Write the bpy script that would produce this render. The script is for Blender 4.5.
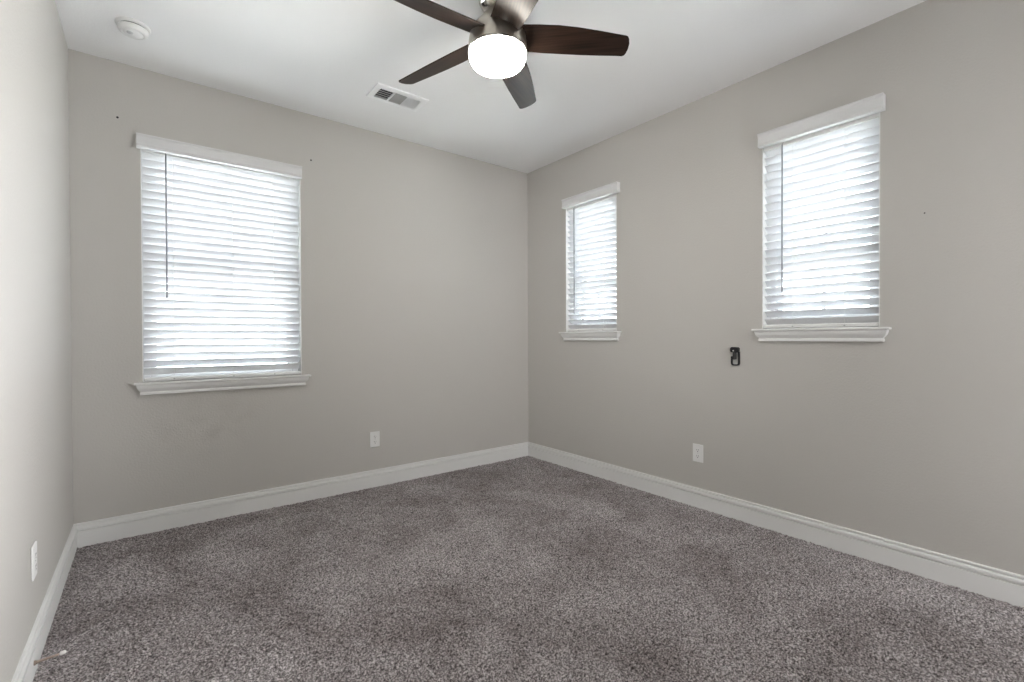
import bpy, bmesh, math, random
import numpy as np
from mathutils import Vector, Matrix

for o in list(bpy.data.objects):
    bpy.data.objects.remove(o, do_unlink=True)
S = bpy.context.scene
COL = S.collection
random.seed(7)

# ------------------------------------------------------------------ camera
F_PX, YAW, PITCH, ROLL = 471.05, math.radians(37.7756), math.radians(0.4669), math.radians(-0.2265)
CAM = Vector((-2.9383, -3.536, 1.1525))
fw = Vector((math.sin(YAW)*math.cos(PITCH), math.cos(YAW)*math.cos(PITCH), -math.sin(PITCH)))
rt = Vector((math.cos(YAW), -math.sin(YAW), 0))
up = rt.cross(fw)
r2 = rt*math.cos(ROLL) + up*math.sin(ROLL)
u2 = -rt*math.sin(ROLL) + up*math.cos(ROLL)
cd = bpy.data.cameras.new('camera')
cd.sensor_width = 36.0
cd.lens = 36.0*F_PX/1024
cd.clip_start = 0.02
cam = bpy.data.objects.new('camera', cd)
M = Matrix.Identity(4)
for i in range(3):
    M[i][0], M[i][1], M[i][2], M[i][3] = r2[i], u2[i], -fw[i], CAM[i]
cam.matrix_world = M
COL.objects.link(cam)
S.camera = cam

# ------------------------------------------------------------------ light and exposure
S.view_settings.view_transform = 'Standard'
S.view_settings.look = 'None'
S.view_settings.gamma = 1.0
S.view_settings.use_curve_mapping = False
S.view_settings.exposure = 3.09
K = 0.125                          # lights are set for this exposure (2 ** -3)

SKY_STRENGTH = 12.5
BOWL_STRENGTH = 50.0
FILL_HALL_POWER = 50.0
FILL_LEFT_POWER = 16.5
w = bpy.data.worlds.new('sky')
S.world = w
w.use_nodes = True
nt = w.node_tree
bg = nt.nodes['Background']
tc = nt.nodes.new('ShaderNodeTexCoord')
sx = nt.nodes.new('ShaderNodeSeparateXYZ')
rp = nt.nodes.new('ShaderNodeValToRGB')
rp.color_ramp.elements[0].position = 0.0
rp.color_ramp.elements[0].color = (0.95, 0.97, 1.0, 1)
rp.color_ramp.elements[1].position = 0.9
rp.color_ramp.elements[1].color = (0.60, 0.78, 1.0, 1)
nt.links.new(tc.outputs['Generated'], sx.inputs[0])
nt.links.new(sx.outputs['Z'], rp.inputs[0])
nt.links.new(rp.outputs[0], bg.inputs['Color'])
bg.inputs['Strength'].default_value = SKY_STRENGTH*K


def area_light(name, loc, target, sx_, sy_, power, color):
    ld = bpy.data.lights.new(name, 'AREA')
    ld.shape = 'RECTANGLE'
    ld.size, ld.size_y = sx_, sy_
    ld.energy = power*K
    ld.color = color
    o = bpy.data.objects.new(name, ld)
    o.location = loc
    o.rotation_euler = (Vector(target)-Vector(loc)).to_track_quat('-Z', 'Y').to_euler()
    COL.objects.link(o)
    return o


# sun from behind the house: it lights the ground outside, not the window walls
SUN_STRENGTH = 98.0
sl = bpy.data.lights.new('sun', 'SUN')
sl.energy = SUN_STRENGTH*K
sl.angle = math.radians(0.6)
sl.color = (1.0, 0.975, 0.95)
so = bpy.data.objects.new('sun', sl)
so.rotation_euler = Vector((0.45, 0.35, -1.0)).to_track_quat('-Z', 'Y').to_euler()
COL.objects.link(so)

# added fill lamps, unseen behind the camera, that brighten walls and ceiling
area_light('fill_lamp_hall', (-1.0, -5.05, 1.55), (-1.55, -2.0, 1.5), 1.5, 2.0, FILL_HALL_POWER, (1.0, 1.0, 1.0))
fill_left = area_light('fill_lamp_left_wall', (-0.35, -4.1, 1.3), (-3.25, -2.0, 1.1), 0.6, 1.2, FILL_LEFT_POWER, (0.97, 0.98, 1.0))  # added narrow fill, aimed to brighten the left wall
fill_left.data.spread = math.radians(50)
up = area_light('fill_lamp_ceiling', (-0.35, -4.1, 1.0), (-3.1, -1.2, 2.74), 0.6, 0.6, 3.8, (1.0, 1.0, 1.0))  # added narrow fill for the ceiling over the left corner
up.data.spread = math.radians(45)
fill_right = area_light('fill_lamp_right_wall', (-3.0, -4.1, 1.9), (-0.3, -0.6, 1.7), 0.4, 0.8, 5.6, (1.0, 1.0, 1.0))  # added fill lamp for the wall with two windows
fill_right.data.spread = math.radians(60)

# ------------------------------------------------------------------ dimensions
W, H, YR = 3.267, 2.743, -4.25       # room width, ceiling height, rear wall plane
BH = 0.130
WT = 0.17                            # wall thickness

# ------------------------------------------------------------------ materials


def mat(name, color, rough=0.5, metal=0.0, spec=0.5, bump=None, emit=None):
    m = bpy.data.materials.new(name)
    m.use_nodes = True
    t = m.node_tree
    b = t.nodes['Principled BSDF']
    b.inputs['Base Color'].default_value = (*color, 1)
    b.inputs['Roughness'].default_value = rough
    b.inputs['Metallic'].default_value = metal
    b.inputs['Specular IOR Level'].default_value = spec
    if emit:
        b.inputs['Emission Color'].default_value = (*emit[0], 1)
        b.inputs['Emission Strength'].default_value = emit[1]
    if bump:
        scale, strength, dist = bump
        tcn = t.nodes.new('ShaderNodeTexCoord')
        n = t.nodes.new('ShaderNodeTexNoise')
        n.inputs['Scale'].default_value = scale
        n.inputs['Detail'].default_value = 3
        bn = t.nodes.new('ShaderNodeBump')
        bn.inputs['Strength'].default_value = strength
        bn.inputs['Distance'].default_value = dist
        t.links.new(tcn.outputs['Object'], n.inputs['Vector'])
        t.links.new(n.outputs['Fac'], bn.inputs['Height'])
        t.links.new(bn.outputs['Normal'], b.inputs['Normal'])
    return m


GREIGE = (0.525, 0.508, 0.480)
M_WALL = mat('greige_wall_paint', GREIGE, 0.55, spec=0.35, bump=(95, 0.35, 0.004))
M_CEIL = mat('ceiling_paint', (0.90, 0.90, 0.90), 0.8, spec=0.2, bump=(110, 0.25, 0.004))
M_TRIM = mat('white_trim_paint', (0.78, 0.78, 0.77), 0.35, spec=0.5)
M_VALANCE = mat('off_white_valance', (0.70, 0.70, 0.70), 0.45)
M_VINYL = mat('white_vinyl', (0.82, 0.83, 0.84), 0.4)
M_PLAST = mat('white_plastic', (0.80, 0.80, 0.79), 0.35)
M_PLAST_GREY = mat('pale_grey_plastic', (0.55, 0.55, 0.55), 0.4)
M_DARK = mat('dark_slot', (0.02, 0.02, 0.02), 0.6)
M_BLACK = mat('black_plastic', (0.012, 0.012, 0.015), 0.3)
M_GREYP = mat('grey_plastic', (0.05, 0.05, 0.05), 0.4)
M_SILV = mat('silver_plastic', (0.50, 0.50, 0.48), 0.35)
M_BRONZE = mat('door_stop_metal', (0.42, 0.33, 0.28), 0.35, metal=0.8)
M_RUBBER = mat('white_rubber', (0.78, 0.76, 0.73), 0.6)
M_VENTMETAL = mat('vent_white_metal', (0.93, 0.935, 0.94), 0.35)
M_DUCT = mat('duct_dark', (0.05, 0.055, 0.06), 0.7)
M_CORD = mat('white_cord', (0.75, 0.75, 0.74), 0.7)
M_WAND = mat('grey_wand', (0.30, 0.31, 0.33), 0.25)
M_GROUND = mat('pale_ground', (0.55, 0.55, 0.53), 0.9)


def wall_back_material():
    """Greige paint with the faint scuffs under the window."""
    m = M_WALL.copy()
    m.name = 'greige_wall_paint_scuffed'
    t = m.node_tree
    b = t.nodes['Principled BSDF']
    tcn = t.nodes.new('ShaderNodeTexCoord')
    mp = t.nodes.new('ShaderNodeVectorMath'); mp.operation = 'SUBTRACT'
    mp.inputs[1].default_value = (-2.62, 0.0, 0.58)
    sc = t.nodes.new('ShaderNodeVectorMath'); sc.operation = 'MULTIPLY'
    sc.inputs[1].default_value = (2.6, 0.0, 4.5)
    ln = t.nodes.new('ShaderNodeVectorMath'); ln.operation = 'LENGTH'
    fall = t.nodes.new('ShaderNodeMapRange')
    fall.inputs['From Min'].default_value = 1.0
    fall.inputs['From Max'].default_value = 0.2
    n = t.nodes.new('ShaderNodeTexNoise')
    n.inputs['Scale'].default_value = 9.0
    n.inputs['Detail'].default_value = 4.0
    nr = t.nodes.new('ShaderNodeMapRange')
    nr.inputs['From Min'].default_value = 0.45
    nr.inputs['From Max'].default_value = 0.72
    mul = t.nodes.new('ShaderNodeMath'); mul.operation = 'MULTIPLY'
    mul2 = t.nodes.new('ShaderNodeMath'); mul2.operation = 'MULTIPLY'
    mul2.inputs[1].default_value = 0.22
    mix = t.nodes.new('ShaderNodeMix'); mix.data_type = 'RGBA'
    mix.inputs['A'].default_value = (*GREIGE, 1)
    mix.inputs['B'].default_value = (0.22, 0.20, 0.18, 1)
    L = t.links.new
    L(tcn.outputs['Object'], mp.inputs[0]); L(mp.outputs[0], sc.inputs[0]); L(sc.outputs[0], ln.inputs[0])
    L(ln.outputs['Value'], fall.inputs['Value']); L(tcn.outputs['Object'], n.inputs['Vector'])
    L(n.outputs['Fac'], nr.inputs['Value'])
    L(fall.outputs[0], mul.inputs[0]); L(nr.outputs[0], mul.inputs[1]); L(mul.outputs[0], mul2.inputs[0])
    L(mul2.outputs[0], mix.inputs['Factor']); L(mix.outputs['Result'], b.inputs['Base Color'])
    return m


def carpet_material():
    m = bpy.data.materials.new('grey_brown_carpet')
    m.use_nodes = True
    t = m.node_tree
    b = t.nodes['Principled BSDF']
    b.inputs['Roughness'].default_value = 0.95
    b.inputs['Specular IOR Level'].default_value = 0.05
    b.inputs['Sheen Weight'].default_value = 0.15
    L = t.links.new
    tcn = t.nodes.new('ShaderNodeTexCoord')
    # heathered yarn tufts; the shade in pits between them is painted as dark specks
    n1 = t.nodes.new('ShaderNodeTexNoise')
    n1.inputs['Scale'].default_value = 135.0
    n1.inputs['Detail'].default_value = 4.0
    n1.inputs['Roughness'].default_value = 0.7
    r1 = t.nodes.new('ShaderNodeValToRGB')
    r1.color_ramp.elements[0].position = 0.38
    r1.color_ramp.elements[0].color = (0.048, 0.043, 0.043, 1)
    r1.color_ramp.elements[1].position = 0.62
    r1.color_ramp.elements[1].color = (0.53, 0.505, 0.507, 1)
    e = r1.color_ramp.elements.new(0.5)
    e.color = (0.225, 0.207, 0.207, 1)
    # slow drift of the yarn tone: brown-mauve against cool grey, lay of the pile
    n2 = t.nodes.new('ShaderNodeTexNoise')
    n2.inputs['Scale'].default_value = 1.9
    n2.inputs['Detail'].default_value = 6.0
    n2.inputs['Roughness'].default_value = 0.68
    n2.inputs['Distortion'].default_value = 0.6
    r2_ = t.nodes.new('ShaderNodeValToRGB')
    r2_.color_ramp.elements[0].position = 0.35
    r2_.color_ramp.elements[0].color = (0.80, 0.755, 0.745, 1)
    r2_.color_ramp.elements[1].position = 0.65
    r2_.color_ramp.elements[1].color = (1.42, 1.41, 1.42, 1)
    mix = t.nodes.new('ShaderNodeMix'); mix.data_type = 'RGBA'; mix.blend_type = 'MULTIPLY'
    mix.inputs['Factor'].default_value = 1.0
    L(tcn.outputs['Object'], n1.inputs['Vector']); L(tcn.outputs['Object'], n2.inputs['Vector'])
    L(n1.outputs['Fac'], r1.inputs[0]); L(n2.outputs['Fac'], r2_.inputs[0])
    L(r1.outputs[0], mix.inputs['A']); L(r2_.outputs[0], mix.inputs['B'])
    L(mix.outputs['Result'], b.inputs['Base Color'])
    return m


def wood_material():
    m = bpy.data.materials.new('dark_walnut_blade')
    m.use_nodes = True
    t = m.node_tree
    b = t.nodes['Principled BSDF']
    b.inputs['Roughness'].default_value = 0.36
    b.inputs['Specular IOR Level'].default_value = 0.22
    L = t.links.new
    tcn = t.nodes.new('ShaderNodeTexCoord')
    mp = t.nodes.new('ShaderNodeMapping')
    mp.inputs['Scale'].default_value = (2.5, 55.0, 10.0)
    n = t.nodes.new('ShaderNodeTexNoise')
    n.inputs['Scale'].default_value = 1.6
    n.inputs['Detail'].default_value = 5.0
    n.inputs['Distortion'].default_value = 0.3
    r = t.nodes.new('ShaderNodeValToRGB')
    r.color_ramp.elements[0].position = 0.3
    r.color_ramp.elements[0].color = (0.007, 0.004, 0.003, 1)
    r.color_ramp.elements[1].position = 0.7
    r.color_ramp.elements[1].color = (0.032, 0.017, 0.011, 1)
    L(tcn.outputs['Object'], mp.inputs[0]); L(mp.outputs[0], n.inputs['Vector'])
    L(n.outputs['Fac'], r.inputs[0]); L(r.outputs[0], b.inputs['Base Color'])
    return m


def glass_material():
    m = bpy.data.materials.new('window_glass')
    m.use_nodes = True
    t = m.node_tree
    t.nodes.remove(t.nodes['Principled BSDF'])
    out = t.nodes['Material Output']
    tr = t.nodes.new('ShaderNodeBsdfTransparent')
    tr.inputs[0].default_value = (0.93, 0.95, 0.95, 1)
    gl = t.nodes.new('ShaderNodeBsdfGlossy')
    gl.inputs['Roughness'].default_value = 0.02
    fr = t.nodes.new('ShaderNodeFresnel')
    fr.inputs[0].default_value = 1.45
    mx = t.nodes.new('ShaderNodeMixShader')
    t.links.new(fr.outputs[0], mx.inputs[0])
    t.links.new(tr.outputs[0], mx.inputs[1])
    t.links.new(gl.outputs[0], mx.inputs[2])
    t.links.new(mx.outputs[0], out.inputs[0])
    return m


def slat_material():
    """White faux-wood slat that lets a little daylight through."""
    m = mat('white_blind_slat', (0.78, 0.785, 0.795), 0.45)
    t = m.node_tree
    b = t.nodes['Principled BSDF']
    out = t.nodes['Material Output']
    tl = t.nodes.new('ShaderNodeBsdfTranslucent')
    tl.inputs[0].default_value = (0.86, 0.89, 0.95, 1)
    mx = t.nodes.new('ShaderNodeMixShader')
    mx.inputs[0].default_value = 0.08
    t.links.new(b.outputs[0], mx.inputs[1])
    t.links.new(tl.outputs[0], mx.inputs[2])
    t.links.new(mx.outputs[0], out.inputs[0])
    return m


M_BACK = wall_back_material()
M_CARPET = carpet_material()
M_WOOD = wood_material()
M_GLASS = glass_material()
M_SLAT = slat_material()
M_NICKEL = mat('brushed_nickel', (0.56, 0.52, 0.46), 0.30, metal=1.0)
M_CHROME = mat('polished_nickel', (0.62, 0.60, 0.57), 0.15, metal=1.0)
M_BOWL = mat('frosted_lit_glass', (0.9, 0.88, 0.84), 0.35, emit=((1.0, 0.945, 0.85), BOWL_STRENGTH*K))

# ------------------------------------------------------------------ helpers


def link(name, bm, material, parent=None, smooth=False, loc=None):
    bmesh.ops.recalc_face_normals(bm, faces=bm.faces)
    me = bpy.data.meshes.new(name)
    bm.to_mesh(me)
    bm.free()
    if smooth:
        for p in me.polygons:
            p.use_smooth = True
    if material is not None:
        me.materials.append(material)
    o = bpy.data.objects.new(name, me)
    COL.objects.link(o)
    if parent is not None:
        o.parent = parent
    if loc is not None:
        o.location = loc
    return o


def thing(name, label, cat, loc=(0, 0, 0), rotz=0.0, group=None):
    o = bpy.data.objects.new(name, None)
    o.empty_display_size = 0.05
    o.location = loc
    o.rotation_euler = (0, 0, rotz)
    COL.objects.link(o)
    o['label'] = label
    o['category'] = cat
    if group:
        o['group'] = group
    return o


def tag(o, label, cat, group=None):
    o['label'] = label
    o['category'] = cat
    if group:
        o['group'] = group
    return o


def struct(name, bm, m, parent=None, smooth=False):
    o = link(name, bm, m, parent, smooth)
    o['kind'] = 'structure'
    return o


def box(bm, lo, hi, bevel=0.0, seg=2):
    lo, hi = Vector(lo), Vector(hi)
    r = bmesh.ops.create_cube(bm, size=1.0)
    for v in r['verts']:
        v.co = Vector(((lo[i]+hi[i])/2 + v.co[i]*(hi[i]-lo[i])) for i in range(3))
    if bevel > 0:
        es = list({e for v in r['verts'] for e in v.link_edges})
        bmesh.ops.bevel(bm, geom=es, offset=bevel, segments=seg, affect='EDGES', profile=0.5)


def lathe(bm, prof, n=48, cap=False):
    """prof: list of (r, z) revolved about z."""
    rings = []
    for r, z in prof:
        if r < 1e-6:
            rings.append([bm.verts.new((0, 0, z))])
        else:
            rings.append([bm.verts.new((r*math.cos(2*math.pi*k/n), r*math.sin(2*math.pi*k/n), z)) for k in range(n)])
    for a, b in zip(rings, rings[1:]):
        for k in range(n):
            k2 = (k+1) % n
            if len(a) == 1 and len(b) == 1:
                continue
            if len(a) == 1:
                bm.faces.new((a[0], b[k], b[k2]))
            elif len(b) == 1:
                bm.faces.new((a[k], b[0], a[k2]))
            else:
                bm.faces.new((a[k], b[k], b[k2], a[k2]))


def tube(bm, pts, r, n=8, cap=True):
    pts = [Vector(p) for p in pts]
    rings = []
    for i, p in enumerate(pts):
        d = (pts[min(i+1, len(pts)-1)] - pts[max(i-1, 0)]).normalized()
        a = d.orthogonal().normalized()
        b = d.cross(a)
        rr = r[i] if isinstance(r, (list, tuple)) else r
        rings.append([bm.verts.new(p + (a*math.cos(2*math.pi*k/n)+b*math.sin(2*math.pi*k/n))*rr) for k in range(n)])
    for A, B in zip(rings, rings[1:]):
        best = min(range(n), key=lambda s: (A[0].co-B[s].co).length)
        for k in range(n):
            bm.faces.new((A[k], A[(k+1) % n], B[(k+1+best) % n], B[(k+best) % n]))
    if cap:
        bm.faces.new(rings[0])
        bm.faces.new(rings[-1])


def prism(bm, outline, z0, z1):
    """outline in xy, extruded from z0 to z1."""
    a = [bm.verts.new((x, y, z0)) for x, y in outline]
    b = [bm.verts.new((x, y, z1)) for x, y in outline]
    bm.faces.new(a)
    bm.faces.new(b)
    n = len(a)
    for k in range(n):
        bm.faces.new((a[k], a[(k+1) % n], b[(k+1) % n], b[k]))


# wall-local frames: u runs along the wall, d out of the wall into the room, z up
class Wall:
    def __init__(self, o, u, d):
        self.o, self.u, self.d = Vector(o), Vector(u), Vector(d)

    def P(self, u, d, z):
        return self.o + self.u*u + self.d*d + Vector((0, 0, z))

    def rotz(self):                       # local +x = u, local -y = d
        return math.atan2(self.u.y, self.u.x)


BACK = Wall((0, 0, 0), (1, 0, 0), (0, -1, 0))           # u = world x (negative)
RIGHT = Wall((0, 0, 0), (0, -1, 0), (-1, 0, 0))         # u = -world y (positive)
LEFT = Wall((-W, 0, 0), (0, 1, 0), (1, 0, 0))           # u = world y
REAR = Wall((0, YR, 0), (-1, 0, 0), (0, 1, 0))

# ------------------------------------------------------------------ room shell


def wall_mesh(wl, u0, u1, holes, zb=-0.02, zt=H+0.02):
    """Solid wall slab with rectangular openings (ua, ub, za, zb)."""
    bm = bmesh.new()
    us = sorted({u0, u1, *[h[0] for h in holes], *[h[1] for h in holes]})
    zs = sorted({zb, zt, *[h[2] for h in holes], *[h[3] for h in holes]})

    def hole(i, k):
        uc, zc = (us[i]+us[i+1])/2, (zs[k]+zs[k+1])/2
        return any(h[0] < uc < h[1] and h[2] < zc < h[3] for h in holes)
    V = {}

    def v(i, k, s):
        if (i, k, s) not in V:
            V[(i, k, s)] = bm.verts.new(wl.P(us[i], 0 if s == 0 else -WT, zs[k]))
        return V[(i, k, s)]
    nu, nz = len(us)-1, len(zs)-1
    for i in range(nu):
        for k in range(nz):
            if hole(i, k):
                continue
            for s in (0, 1):
                bm.faces.new((v(i, k, s), v(i+1, k, s), v(i+1, k+1, s), v(i, k+1, s)))
            for di, dk, e in ((-1, 0, ((i, k), (i, k+1))), (1, 0, ((i+1, k), (i+1, k+1))),
                              (0, -1, ((i, k), (i+1, k))), (0, 1, ((i, k+1), (i+1, k+1)))):
                ii, kk = i+di, k+dk
                if ii < 0 or kk < 0 or ii >= nu or kk >= nz or hole(ii, kk):
                    a, b = e
                    bm.faces.new((v(*a, 0), v(*b, 0), v(*b, 1), v(*a, 1)))
    return bm


# (wall, u0, u1, sill z, top z)
OPENINGS = {
    1: (BACK, -2.9607, -2.076, 0.882, 2.320),
    2: (RIGHT, 0.5282, 1.0994, 1.184, 2.320),
    3: (RIGHT, 2.2126, 2.7901, 1.184, 2.320),
}


def hole(n):
    return OPENINGS[n][1:]


DOOR = (0.10, 1.08, -0.02, 2.25)          # unseen doorway added in the rear wall to let the fill lamp in (u = -x)
struct('wall_back', wall_mesh(BACK, -W-WT, WT, [hole(1)]), M_BACK)
struct('wall_right', wall_mesh(RIGHT, 0.0, -YR, [hole(2), hole(3)]), M_WALL)
struct('wall_left', wall_mesh(LEFT, YR, 0.0, []), M_WALL)
struct('wall_rear', wall_mesh(REAR, -WT, W+WT, [DOOR]), M_WALL)
bm = bmesh.new()
box(bm, (-W-WT, YR-1.4, H), (WT, WT, H+0.1))
struct('ceiling', bm, M_CEIL)

# carpet: a plush surface of small tufts (real height), over the whole floor
random.seed(3)


def carpet():
    step = 0.0055
    x0, x1, y0, y1 = -W, 0.0, YR-1.4, 0.0
    nx, ny = int((x1-x0)/step)+1, int((y1-y0)/step)+1
    rng = np.random.default_rng(11)
    X, Y = np.meshgrid(np.linspace(x0, x1, nx), np.linspace(y0, y1, ny), indexing='ij')

    def blur(a, k):
        for _ in range(k):
            a = (a + np.roll(a, 1, 0) + np.roll(a, -1, 0) + np.roll(a, 1, 1) + np.roll(a, -1, 1))/5
        return a
    fine = rng.standard_normal((nx, ny))
    mid = blur(rng.standard_normal((nx, ny)), 3); mid /= mid.std()
    coarse = blur(rng.standard_normal((nx, ny)), 60); coarse /= coarse.std()
    edge_d = np.minimum(np.minimum(X-x0, x1-X), y1-Y)
    k = 0.35 + 0.65*np.clip(edge_d/0.12, 0, 1)          # combed flat along the baseboards
    Z = 0.0020*fine + 0.0024*mid*k + 0.0012*coarse*k - 0.002
    X = X + 0.0018*rng.standard_normal((nx, ny))
    Y = Y + 0.0018*rng.standard_normal((nx, ny))
    X = np.clip(X, x0, x1); Y = np.clip(Y, y0, y1)
    co = np.stack([X, Y, Z], -1).reshape(-1, 3).astype(np.float32)
    idx = np.arange(nx*ny).reshape(nx, ny)
    q = np.stack([idx[:-1, :-1], idx[1:, :-1], idx[1:, 1:], idx[:-1, 1:]], -1).reshape(-1, 4).astype(np.int32)
    me = bpy.data.meshes.new('floor')
    me.vertices.add(len(co)); me.vertices.foreach_set('co', co.ravel())
    me.loops.add(q.size); me.loops.foreach_set('vertex_index', q.ravel())
    me.polygons.add(len(q))
    me.polygons.foreach_set('loop_start', np.arange(0, q.size, 4, dtype=np.int32))
    me.update(calc_edges=True)
    me.materials.append(M_CARPET)
    o = bpy.data.objects.new('floor', me)
    COL.objects.link(o)
    o['kind'] = 'structure'
    return o


carpet()

# hall beyond the doorway, behind the camera
bm = bmesh.new()
box(bm, (-W-WT, YR-1.5, -0.02), (WT, YR-1.4, H))
struct('wall_hall', bm, M_WALL)
bm = bmesh.new()
box(bm, (-W-WT-0.1, YR-1.4, -0.02), (-W-WT, YR-WT, H))
struct('wall_hall_end', bm, M_WALL)
bm = bmesh.new()
box(bm, (WT, YR-1.4, -0.02), (WT+0.1, YR-WT, H))
struct('wall_hall_far', bm, M_WALL)
bm = bmesh.new()
box(bm, (-40, -40, -0.6), (40, 40, -0.45))
struct('ground', bm, M_GROUND)

# baseboards: stepped ogee profile swept along each wall
BB = [(0.0, -0.02), (0.0150, -0.02), (0.0150, 0.0835), (0.0160, 0.0860), (0.0160, 0.0880), (0.0050, 0.0885), (0.0050, 0.0950),
      (0.0140, 0.0960), (0.0140, 0.104), (0.0120, 0.111), (0.0100, 0.1145), (0.0035, 0.1150), (0.0035, 0.1190), (0.0095, 0.1200),
      (0.0095, 0.1265), (0.0070, 0.1295), (0.0, 0.130)]


def baseboard(name, wl, u0, u1, m0, m1):
    """m0/m1: +1 where the end is mitred into an inside corner."""
    bm = bmesh.new()
    A = [bm.verts.new(wl.P(u0+m0*d, d, z)) for d, z in BB]
    B = [bm.verts.new(wl.P(u1-m1*d, d, z)) for d, z in BB]
    for k in range(len(BB)-1):
        bm.faces.new((A[k], A[k+1], B[k+1], B[k]))
    struct(name, bm, M_TRIM)


baseboard('baseboard_back', BACK, -W, 0.0, 1, 1)
baseboard('baseboard_right', RIGHT, 0.0, -YR, 1, 1)
baseboard('baseboard_left', LEFT, YR, 0.0, 1, 1)
baseboard('baseboard_rear', REAR, DOOR[1]+0.07, W, 0, 1)
bm = bmesh.new()
for a, b in (((DOOR[0]-0.07, 0), (DOOR[0], DOOR[3]+0.07)), ((DOOR[1], 0), (DOOR[1]+0.07, DOOR[3]+0.07)), ((DOOR[0], DOOR[3]), (DOOR[1], DOOR[3]+0.07))):
    p, q = REAR.P(a[0], 0.0, a[1]), REAR.P(b[0], 0.016, b[1])
    box(bm, [min(p[i], q[i]) for i in range(3)], [max(p[i], q[i]) for i in range(3)], 0.003, 1)
struct('trim_1', bm, M_TRIM)


# ------------------------------------------------------------------ windows
def wbox(bm, wl, u0, u1, d0, d1, z0, z1, bev=0.0):
    p, q = wl.P(u0, d0, z0), wl.P(u1, d1, z1)
    box(bm, [min(p[i], q[i]) for i in range(3)], [max(p[i], q[i]) for i in range(3)], bev, 1)


SILL = [(-0.005, 0.0), (0.050, 0.0), (0.0525, -0.003), (0.0525, -0.009), (0.050, -0.012), (0.043, -0.013), (0.041, -0.016), (0.040, -0.024),
        (0.036, -0.036), (0.029, -0.047), (0.0225, -0.053), (0.0215, -0.058), (0.0240, -0.061), (0.0240, -0.071), (0.0215, -0.074), (-0.005, -0.074)]


def window(n):
    wl, u0, u1, z0, z1 = OPENINGS[n]
    root = bpy.data.objects.new('window_%d' % n, None)
    COL.objects.link(root)
    root['kind'] = 'structure'
    zs = z0+0.012                                     # top of the stool
    # white lined reveal
    bm = bmesh.new()
    t = 0.004
    wbox(bm, wl, u0, u0+t, -WT, 0.0005, z0, z1)
    wbox(bm, wl, u1-t, u1, -WT, 0.0005, z0, z1)
    wbox(bm, wl, u0, u1, -WT, 0.0005, z1-t, z1)
    link('window_reveal', bm, M_TRIM, root)
    # vinyl frame
    d0, d1 = -0.155, -0.095
    fwid = 0.038
    bm = bmesh.new()
    wbox(bm, wl, u0+t, u0+t+fwid, d0, d1, zs, z1-t, 0.003)
    wbox(bm, wl, u1-t-fwid, u1-t, d0, d1, zs, z1-t, 0.003)
    wbox(bm, wl, u0+t+fwid, u1-t-fwid, d0, d1, z1-t-fwid, z1-t, 0.003)
    wbox(bm, wl, u0+t+fwid, u1-t-fwid, d0, d1, zs, zs+fwid, 0.003)
    link('window_frame', bm, M_VINYL, root)
    zm = 1.585
    a0, a1 = u0+t+fwid, u1-t-fwid
    for nm, za, zb, dd in (('lower_sash', zs+fwid, zm+0.018, -0.118), ('upper_sash', zm-0.018, z1-t-fwid, -0.142)):
        bm = bmesh.new()
        s = 0.03
        wbox(bm, wl, a0, a0+s, dd-0.011, dd+0.011, za, zb, 0.002)
        wbox(bm, wl, a1-s, a1, dd-0.011, dd+0.011, za, zb, 0.002)
        wbox(bm, wl, a0+s, a1-s, dd-0.011, dd+0.011, za, za+0.036, 0.002)
        wbox(bm, wl, a0+s, a1-s, dd-0.011, dd+0.011, zb-0.036, zb, 0.002)
        if n > 1:
            um = (a0+a1)/2
            wbox(bm, wl, um-0.009, um+0.009, dd-0.006, dd+0.006, za+0.036, zb-0.036)
        sash = link(nm, bm, M_VINYL, root)
        bm = bmesh.new()
        wbox(bm, wl, a0+s-0.004, a1-s+0.004, dd-0.002, dd+0.002, za+0.032, zb-0.032)
        link('pane', bm, M_GLASS, sash)
    # stool inside the opening plus moulded sill with mitred returns
    bm = bmesh.new()
    wbox(bm, wl, u0+0.001, u1-0.001, -WT, 0.002, z0, zs)
    ua, ub = u0+0.012, u1-0.003
    A = [bm.verts.new(wl.P(ua-max(d, 0), d, zs+z)) for d, z in SILL]
    B = [bm.verts.new(wl.P(ub+max(d, 0), d, zs+z)) for d, z in SILL]
    A0 = [bm.verts.new(wl.P(ua, 0.0, zs+z)) for d, z in SILL]
    B0 = [bm.verts.new(wl.P(ub, 0.0, zs+z)) for d, z in SILL]
    m = len(SILL)
    for k in range(m-1):
        bm.faces.new((A[k], A[k+1], B[k+1], B[k]))
    # the mitred returns run straight back to the wall
    for vs, sgn, ue in ((A, -1, ua), (B, 1, ub)):
        W0 = [bm.verts.new(wl.P(ue+sgn*max(d, 0), 0.0, zs+z)) for d, z in SILL]
        for k in range(m-1):
            bm.faces.new((vs[k], vs[k+1], W0[k+1], W0[k]))
    bmesh.ops.delete(bm, geom=A0+B0, context='VERTS')
    bmesh.ops.remove_doubles(bm, verts=bm.verts, dist=1e-5)
    link('window_sill', bm, M_TRIM, root)
    return root


for n in (1, 2, 3):
    window(n)

# ------------------------------------------------------------------ blinds
PITCH_Z = 0.0461
VAL = [(0.0, 0.0), (0.036, 0.0), (0.039, 0.004), (0.0395, 0.010), (0.037, 0.015), (0.0355, 0.020), (0.0355, 0.056), (0.037, 0.062),
       (0.040, 0.067), (0.043, 0.070), (0.044, 0.075), (0.0425, 0.079), (0.0, 0.079)]


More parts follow.
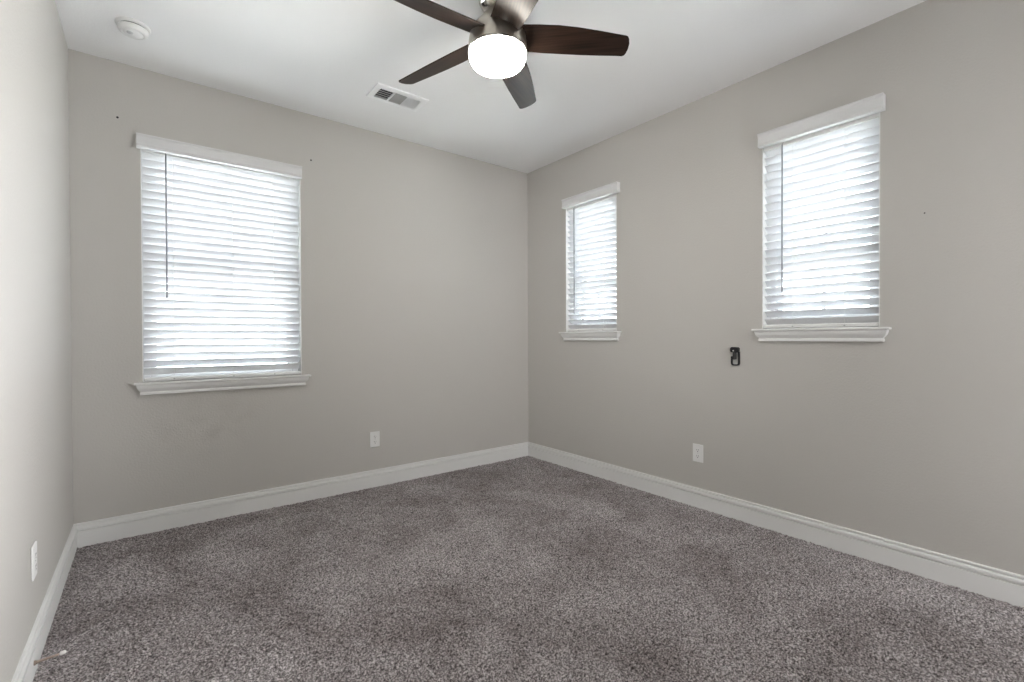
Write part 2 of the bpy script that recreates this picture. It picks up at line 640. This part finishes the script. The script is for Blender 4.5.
def blind(n, label, tilt, wand_u, wand_z, ladders, val_u0, val_u1, group):
    wl, u0, u1, z0, z1 = OPENINGS[n]
    zs = z0+0.012
    root = thing('window_blind', label, 'blind', wl.P((u0+u1)/2, -0.03, zs), 0.0, group)
    inv = Matrix.Translation(-root.location)

    def fin(name, bm, m, parent=root, smooth=False):
        bmesh.ops.transform(bm, matrix=inv, verts=bm.verts)
        return link(name, bm, m, parent, smooth)
    a0, a1 = u0+0.007, u1-0.007
    dc = -0.031                                        # slat centre line, inside the recess
    # moulded valance with returned ends
    zt = 2.268 if n == 1 else 2.281
    bm = bmesh.new()
    A = [bm.verts.new(wl.P(val_u0, d, zt+z)) for d, z in VAL]
    B = [bm.verts.new(wl.P(val_u1, d, zt+z)) for d, z in VAL]
    for k in range(len(VAL)-1):
        bm.faces.new((A[k], A[k+1], B[k+1], B[k]))
    bm.faces.new(A); bm.faces.new(B)
    for v in bm.verts:                                  # keep a hair off the wall face
        v.co += wl.d*0.0012
    fin('valance', bm, M_VALANCE)
    bm = bmesh.new()
    wbox(bm, wl, a0, a1, dc-0.026, dc+0.026, 2.262, 2.310, 0.002)
    fin('headrail', bm, M_PLAST)
    # slats: gently crowned, tilted room edge up
    bm = bmesh.new()
    hw, th = 0.025, 0.0028
    ca, sa = math.cos(tilt), math.sin(tilt)
    zc = 2.2465 if n == 1 else 2.2525
    zlast = zs+(0.048 if n == 1 else 0.040)
    k = 0
    zz = []
    while zc > zlast:
        zz.append(zc)
        jit = random.uniform(-0.012, 0.012)
        c2, s2 = math.cos(tilt+jit), math.sin(tilt+jit)
        sec = []
        for s in (-1, -0.6, -0.2, 0.2, 0.6, 1):
            x, y = s*hw, 0.0022*(1-s*s)
            sec.append((x, y))
        ring = [(x, y+th/2) for x, y in sec] + [(x, y-th/2) for x, y in reversed(sec)]
        sag = random.uniform(-0.0006, 0.0006)
        cols = []
        nseg = 6
        for q in range(nseg+1):
            f = q/nseg
            u = a0+(a1-a0)*f
            dz = sag*math.sin(math.pi*f*2)
            cols.append([bm.verts.new(wl.P(u, dc + x*c2 - y*s2, zc + x*s2 + y*c2 + dz)) for x, y in ring])
        m = len(ring)
        for c0, c1 in zip(cols, cols[1:]):
            for j in range(m):
                bm.faces.new((c0[j], c0[(j+1) % m], c1[(j+1) % m], c1[j]))
        bm.faces.new(cols[0]); bm.faces.new(cols[-1])
        zc -= PITCH_Z
        k += 1
    fin('slat_panel', bm, M_SLAT, smooth=False)
    # bottom rail
    bm = bmesh.new()
    wbox(bm, wl, a0, a1, dc-0.025, dc+0.027, zs+0.004, zs+0.024, 0.003)
    rail = fin('bottom_rail', bm, M_PLAST)
    for lu in ladders:
        bm = bmesh.new()
        p = wl.P(lu, dc+0.0275, zs+0.014)
        r = bmesh.ops.create_uvsphere(bm, u_segments=10, v_segments=6, radius=0.006)
        for v in r['verts']:
            v.co = p + Vector((v.co.x, v.co.y, v.co.z))*1.0 - wl.d*0.003
        fin('rail_plug', bm, M_PLAST_GREY, rail, True)
    # ladder cords in front of and behind the slats
    for lu in ladders:
        bm = bmesh.new()
        for dd in (dc+hw*ca+0.003, dc-hw*ca-0.003):
            tube(bm, [wl.P(lu, dd, zs+0.02), wl.P(lu, dd, 2.265)], 0.0010, 6)
        for z in zz:
            s0 = z+hw*sa*0
            tube(bm, [wl.P(lu+0.006, dc-hw*ca-0.002, z-hw*sa-0.003), wl.P(lu+0.006, dc+hw*ca+0.002, z+hw*sa-0.003)], 0.0008, 4)
        fin('ladder_cord', bm, M_CORD)
    # tilt wand on a little hook
    bm = bmesh.new()
    dw = dc+0.0455
    tube(bm, [wl.P(wand_u, dw, wand_z), wl.P(wand_u, dw, wand_z+0.03), wl.P(wand_u, dw, 2.262)], [0.0052, 0.0042, 0.0038], 8)
    wd = fin('tilt_wand', bm, M_WAND, smooth=True)
    bm = bmesh.new()
    tube(bm, [wl.P(wand_u, dw, 2.256), wl.P(wand_u, dw-0.004, 2.274), wl.P(wand_u, dw-0.02, 2.280)], 0.0022, 6)
    fin('wand_hook', bm, M_CHROME, wd, True)
    return root


GB = 'white horizontal window blinds'
blind(1, 'wide white slatted blind on the wall with one window, above the scuffed paint', math.radians(54),
      -2.840, 1.397, (-2.807, -2.491, -2.248), -2.978, -2.073, GB)
blind(2, 'narrow white slatted blind beside the room corner, on the wall with two windows', math.radians(41),
      0.644, 1.352, (0.680, 0.950), 0.520, 1.136, GB)
blind(3, 'narrow white slatted blind above the black remote holder', math.radians(41),
      2.3305, 1.410, (2.379, 2.635), 2.203, 2.812, GB)

# ------------------------------------------------------------------ ceiling fan
FX, FY, FZB = -1.634, -1.7516, 2.553
fan = thing('ceiling_fan', 'five-bladed dark wood ceiling fan with nickel body and lit frosted bowl', 'ceiling fan', (FX, FY, H))
ZR = -H

bm = bmesh.new()
lathe(bm, [(0.0, H), (0.088, H), (0.089, H-0.012), (0.086, H-0.034), (0.078, H-0.047), (0.066, H-0.054), (0.030, H-0.056), (0.0, H-0.056)])
bmesh.ops.translate(bm, vec=(0, 0, ZR), verts=bm.verts)
link('canopy', bm, M_CHROME, fan, True)

bm = bmesh.new()
lathe(bm, [(0.0, 2.690), (0.036, 2.690), (0.044, 2.680), (0.052, 2.667), (0.064, 2.650), (0.084, 2.624), (0.106, 2.598), (0.122, 2.574),
           (0.130, 2.552), (0.1345, 2.525), (0.1365, 2.500), (0.1365, 2.486), (0.133, 2.483), (0.0, 2.483)])
bmesh.ops.translate(bm, vec=(0, 0, ZR), verts=bm.verts)
house = link('motor_housing', bm, M_NICKEL, fan, True)
m_ = house.modifiers.new('edge', 'EDGE_SPLIT'); m_.split_angle = math.radians(40)
bm = bmesh.new()
lathe(bm, [(0.128, 2.4835), (0.1385, 2.4835), (0.1395, 2.480), (0.1385, 2.4765), (0.128, 2.4765)])
bmesh.ops.translate(bm, vec=(0, 0, ZR), verts=bm.verts)
link('trim_ring', bm, M_CHROME, house, True)

bm = bmesh.new()
lathe(bm, [(0.1335, 2.478), (0.1340, 2.468), (0.1315, 2.452), (0.1255, 2.437), (0.116, 2.425), (0.100, 2.4165), (0.075, 2.4120), (0.04, 2.4100), (0.0, 2.4095)])
bmesh.ops.translate(bm, vec=(0, 0, ZR), verts=bm.verts)
link('light_bowl', bm, M_BOWL, fan, True)

LOW = [(.098, -.052), (.117, -.050), (.2, -.043), (.29, -.032), (.38, -.014), (.47, .009), (.56, .034), (.594, .043)]
TIP = [(.603, .048), (.609, .060), (.6125, .085), (.609, .112), (.601, .134), (.594, .143), (.584, .1465)]
HIGH = [(.555, .1425), (.48, .135), (.385, .124), (.29, .111), (.2, .098), (.117, .083), (.098, .080)]
OUT = LOW+TIP+HIGH
blade_mesh = None
arm_mesh = None
for k in range(5):
    a = math.radians(-44.473)+k*2*math.pi/5
    # pitch about the blade's own radial axis
    Rm = Matrix.Rotation(a, 4, 'Z') @ Matrix.Rotation(-math.radians(16.82), 4, 'X')
    Rm.translation = Vector((0, 0, FZB-H))
    if blade_mesh is None:
        bm = bmesh.new()
        c = math.cos(math.radians(16.82))
        prism(bm, [(x, y/c) for x, y in OUT], -0.003, 0.003)
        b = link('blade', bm, M_WOOD, fan)
        bv = b.modifiers.new('round', 'BEVEL'); bv.width = 0.0015; bv.segments = 2; bv.limit_method = 'ANGLE'
        blade_mesh = b
    else:
        b = blade_mesh.copy()
        COL.objects.link(b)
        b.parent = fan
    b.matrix_local = Rm
    if arm_mesh is None:
        bm = bmesh.new()
        prism(bm, [(.085, -.030), (.150, -.024), (.168, -.008), (.172, .018), (.168, .044), (.150, .058), (.085, .062)], 0.0032, 0.0075)
        arm_mesh = link('blade_arm', bm, M_NICKEL, b)
        ar = arm_mesh
    else:
        ar = arm_mesh.copy()
        COL.objects.link(ar)
        ar.parent = b

# ------------------------------------------------------------------ smoke detector
sd = thing('smoke_detector', 'round white smoke detector on the ceiling, in the corner near the single window', 'smoke detector', (-2.981, -0.456, H))
bm = bmesh.new()
lathe(bm, [(0.0, 0.0), (0.072, 0.0), (0.073, -0.004), (0.070, -0.010), (0.064, -0.012), (0.0, -0.012)])
link('mounting_plate', bm, M_PLAST, sd, True)
bm = bmesh.new()
lathe(bm, [(0.058, -0.0118), (0.058, -0.016)])
link('vent_gap', bm, M_DARK, sd, True)
bm = bmesh.new()
lathe(bm, [(0.058, -0.016), (0.063, -0.017), (0.0635, -0.022), (0.060, -0.033), (0.053, -0.040), (0.046, -0.042), (0.044, -0.0405), (0.040, -0.0405), (0.038, -0.0425), (0.0, -0.044)])
body = link('body', bm, M_PLAST, sd, True)
bm = bmesh.new()
lathe(bm, [(0.0, -0.0475), (0.012, -0.0470), (0.014, -0.0455), (0.014, -0.042)], 24)
bmesh.ops.translate(bm, vec=(-0.012, -0.012, 0), verts=bm.verts)
link('test_button', bm, M_PLAST_GREY, body, True)

# ------------------------------------------------------------------ ceiling register
vt = thing('ceiling_vent', 'white rectangular air register on the ceiling with dark louvred cells', 'air vent', (-1.61, -0.598, H))
VL, VW = 0.356, 0.202
bm = bmesh.new()
ix, iy = 0.142, 0.062


def ringbox(bm, ox, oy, ix, iy, z0, z1):
    # frame ring with sloping face from inner (z1) to outer (z0)
    o = [bm.verts.new((sx*ox, sy*oy, z0)) for sx, sy in ((-1, -1), (1, -1), (1, 1), (-1, 1))]
    mdl = [bm.verts.new((sx*(ox-0.0008), sy*(oy-0.0008), z1*0.75)) for sx, sy in ((-1, -1), (1, -1), (1, 1), (-1, 1))]
    i_ = [bm.verts.new((sx*ix, sy*iy, z1)) for sx, sy in ((-1, -1), (1, -1), (1, 1), (-1, 1))]
    j_ = [bm.verts.new((sx*ix, sy*iy, z0)) for sx, sy in ((-1, -1), (1, -1), (1, 1), (-1, 1))]
    for A, B in ((o, mdl), (mdl, i_), (i_, j_)):
        for k in range(4):
            bm.faces.new((A[k], A[(k+1) % 4], B[(k+1) % 4], B[k]))


ringbox(bm, VL/2, VW/2, ix, iy, 0.0, -0.009)
for xx in (-0.0465, 0.0465):
    box(bm, (xx-0.005, -iy, -0.009), (xx+0.005, iy, -0.001))
link('register_frame', bm, M_VENTMETAL, vt)
bm = bmesh.new()
box(bm, (-ix, -iy, -0.0012), (ix, iy, -0.0004))
link('duct_opening', bm, M_DUCT, vt)


def louvres(x0, x1, axis, ang, nl, depth=0.011, zc=-0.0058):
    bm = bmesh.new()
    ca, sa = math.cos(ang), math.sin(ang)
    for k in range(nl):
        if axis == 'x':                       # blades run along y, spaced in x
            c = x0+(x1-x0)*(k+0.5)/nl
            e = [(-depth/2*ca, -depth/2*sa), (depth/2*ca, depth/2*sa)]
            vs = [bm.verts.new((c+p, y, zc+z)) for y in (-iy, iy) for p, z in e]
        else:
            c = -iy+2*iy*(k+0.5)/nl
            e = [(-depth/2*ca, -depth/2*sa), (depth/2*ca, depth/2*sa)]
            vs = [bm.verts.new((x, c+p, zc+z)) for x in (x0, x1) for p, z in e]
        f = bm.faces.new((vs[0], vs[1], vs[3], vs[2]))
        bmesh.ops.solidify(bm, geom=[f], thickness=0.0007)
    return bm


lv = louvres(-ix, -0.0515, 'x', math.radians(52), 9, 0.0085)
link('louvre_panel', lv, M_VENTMETAL, vt)
bm = bmesh.new()
for k in range(5):
    y = -iy+2*iy*(k+0.5)/5
    box(bm, (-ix, y-0.0016, -0.0052), (-0.0515, y+0.0016, -0.0036))
link('louvre_crossbar', bm, M_VENTMETAL, vt)
link('louvre_panel', louvres(-0.0415, 0.0415, 'y', math.radians(-35), 10, 0.0150), M_PLAST_GREY, vt)  # middle louvres: their shade is put into a greyer colour
link('louvre_panel', louvres(0.0515, ix, 'x', math.radians(-3), 8, 0.0120, -0.0092), M_VENTMETAL, vt)

# ------------------------------------------------------------------ wall outlets


def outlet(wl, u, z, label, w=0.076, h=0.120):
    t = thing('wall_outlet', label, 'outlet', wl.P(u, 0, z), wl.rotz(), 'wall outlets')
    # local axes: x along the wall, -y into the room
    bm = bmesh.new()
    box(bm, (-w/2, -0.007, -h/2), (w/2, -0.0006, h/2), 0.003, 2)
    link('cover_plate', bm, M_PLAST, t)
    for sz in (-0.0205, 0.0205):
        bm = bmesh.new()
        n = 28
        pts = []
        for k in range(n):
            a = 2*math.pi*k/n
            pts.append((0.0175*math.cos(a), max(-0.0135, min(0.0135, 0.0175*math.sin(a)))))
        lo = [bm.verts.new((x, -0.0065, sz+zz_)) for x, zz_ in pts]
        hi = [bm.verts.new((x, -0.0085, sz+zz_)) for x, zz_ in pts]
        bm.faces.new(hi)
        for k in range(n):
            bm.faces.new((lo[k], lo[(k+1) % n], hi[(k+1) % n], hi[k]))
        rc = link('receptacle', bm, M_PLAST, t)
        bm = bmesh.new()
        box(bm, (-0.0075, -0.0089, sz-0.002), (-0.0051, -0.0083, sz+0.008))
        box(bm, (0.0051, -0.0089, sz-0.001), (0.0073, -0.0083, sz+0.007))
        box(bm, (-0.0024, -0.0089, sz-0.0115), (0.0024, -0.0083, sz-0.0065))
        link('socket_slots', bm, M_DARK, rc)
    bm = bmesh.new()
    lathe(bm, [(0.0, 0.0088), (0.0025, 0.0084), (0.0032, 0.0068)], 12)
    bmesh.ops.rotate(bm, matrix=Matrix.Rotation(math.radians(90), 3, 'X'), verts=bm.verts)
    link('screw', bm, M_PLAST_GREY, t, True)
    return t


outlet(BACK, -1.548, 0.366, 'white outlet low on the wall with the single wide window')
outlet(RIGHT, 1.795, 0.365, 'white outlet low on the wall with two narrow windows')
outlet(LEFT, -1.163, 0.360, 'white outlet low on the bright windowless wall, above the door stop')

# ------------------------------------------------------------------ remote in its wall holder
HD = thing('remote_holder', 'small black wall holder with dark fan remote below the narrow windows', 'holder', RIGHT.P(2.052, 0, 1.026), RIGHT.rotz())


def rrect(w, h, r, n=5, cx=0.0, cz=0.0):
    pts = []
    for sx_, sz_, a0 in ((1, 1, 0), (-1, 1, 90), (-1, -1, 180), (1, -1, 270)):
        for k in range(n+1):
            a = math.radians(a0+90*k/n)
            pts.append((cx+sx_*(w/2-r)+r*math.cos(a), cz+sz_*(h/2-r)+r*math.sin(a)))
    return pts


def xz_prism(bm, pts, y0, y1):
    a = [bm.verts.new((x, y0, z)) for x, z in pts]
    b = [bm.verts.new((x, y1, z)) for x, z in pts]
    bm.faces.new(a); bm.faces.new(b)
    n = len(a)
    for k in range(n):
        bm.faces.new((a[k], a[(k+1) % n], b[(k+1) % n], b[k]))


bm = bmesh.new()                                   # back plate
xz_prism(bm, rrect(0.050, 0.112, 0.012), -0.004, -0.0006)
link('back_plate', bm, M_SILV, HD)
bm = bmesh.new()                                   # U-shaped black rim, open at the top
ot = rrect(0.054, 0.116, 0.014)
ou = [(0.027, 0.030), (0.027, -0.044), (0.023, -0.054), (0.013, -0.058), (-0.013, -0.058), (-0.023, -0.054), (-0.027, -0.044), (-0.027, 0.000),
      (-0.019, 0.000), (-0.019, -0.042), (-0.016, -0.048), (-0.011, -0.050), (0.011, -0.050), (0.016, -0.048), (0.018, -0.042), (0.018, 0.030)]
xz_prism(bm, ou, -0.013, -0.0006)
link('cradle_rim', bm, M_BLACK, HD)
bm = bmesh.new()                                   # bulbous black head
xz_prism(bm, rrect(0.050, 0.034, 0.013, cz=0.042), -0.026, -0.0006)
hd = link('head_cap', bm, M_BLACK, HD)
bm = bmesh.new()
r = bmesh.ops.create_uvsphere(bm, u_segments=12, v_segments=8, radius=0.0042)
bmesh.ops.translate(bm, vec=(-0.004, -0.026, 0.036), verts=bm.verts)
link('white_bead', bm, M_PLAST, hd, True)  # small white bead on the black head
bm = bmesh.new()                                   # dark tongue hanging from the head
xz_prism(bm, rrect(0.019, 0.052, 0.006, cx=-0.003, cz=0.006), -0.018, -0.0045)
link('button_strip', bm, M_GREYP, HD)

# ------------------------------------------------------------------ door stop
ds = thing('door_stop', 'rigid metal door stop with white tip on the baseboard of the windowless wall', 'door stop', (-W+0.0145, -1.270, 0.046))
tipv = Vector((0.082, -0.010, 0.012))
bm = bmesh.new()
dirn = tipv.normalized()
tube(bm, [dirn*0.0005, dirn*0.004, dirn*0.006], [0.0078, 0.0078, 0.0062], 16)
link('base_flange', bm, M_BRONZE, ds, True)
bm = bmesh.new()
tube(bm, [dirn*0.005, dirn*0.012, dirn*0.040, dirn*0.070], [0.0065, 0.0046, 0.0038, 0.0040], 12)
link('rod', bm, M_BRONZE, ds, True)
bm = bmesh.new()
tube(bm, [dirn*0.067, dirn*0.069, dirn*0.080, dirn*0.083], [0.005, 0.0068, 0.0068, 0.004], 12)
link('rubber_tip', bm, M_RUBBER, ds, True)

# ------------------------------------------------------------------ leftover screw anchors


def anchor(wl, u, z, label, r=0.0060):
    t = bmesh.new()
    lathe(t, [(0.0, 0.0030), (r*0.7, 0.0026), (r, 0.0012), (r, 0.0003), (0, 0.0003)], 14)
    bmesh.ops.rotate(t, matrix=Matrix.Rotation(math.radians(90), 3, 'X'), verts=t.verts)
    o = link('wall_screw', t, M_BLACK, None, True, wl.P(u, 0, z))
    o.rotation_euler = (0, 0, wl.rotz())
    return tag(o, label, 'screw', 'leftover screws in the walls')


anchor(BACK, -3.062, 2.425, 'tiny dark screw head in the wall between wide blind and windowless wall')
anchor(BACK, -2.004, 2.419, 'tiny dark screw head just above the wide blind, on its fan side')
anchor(RIGHT, 2.963, 1.737, 'tiny grey screw head beside the narrow blind above the remote holder', 0.0032)
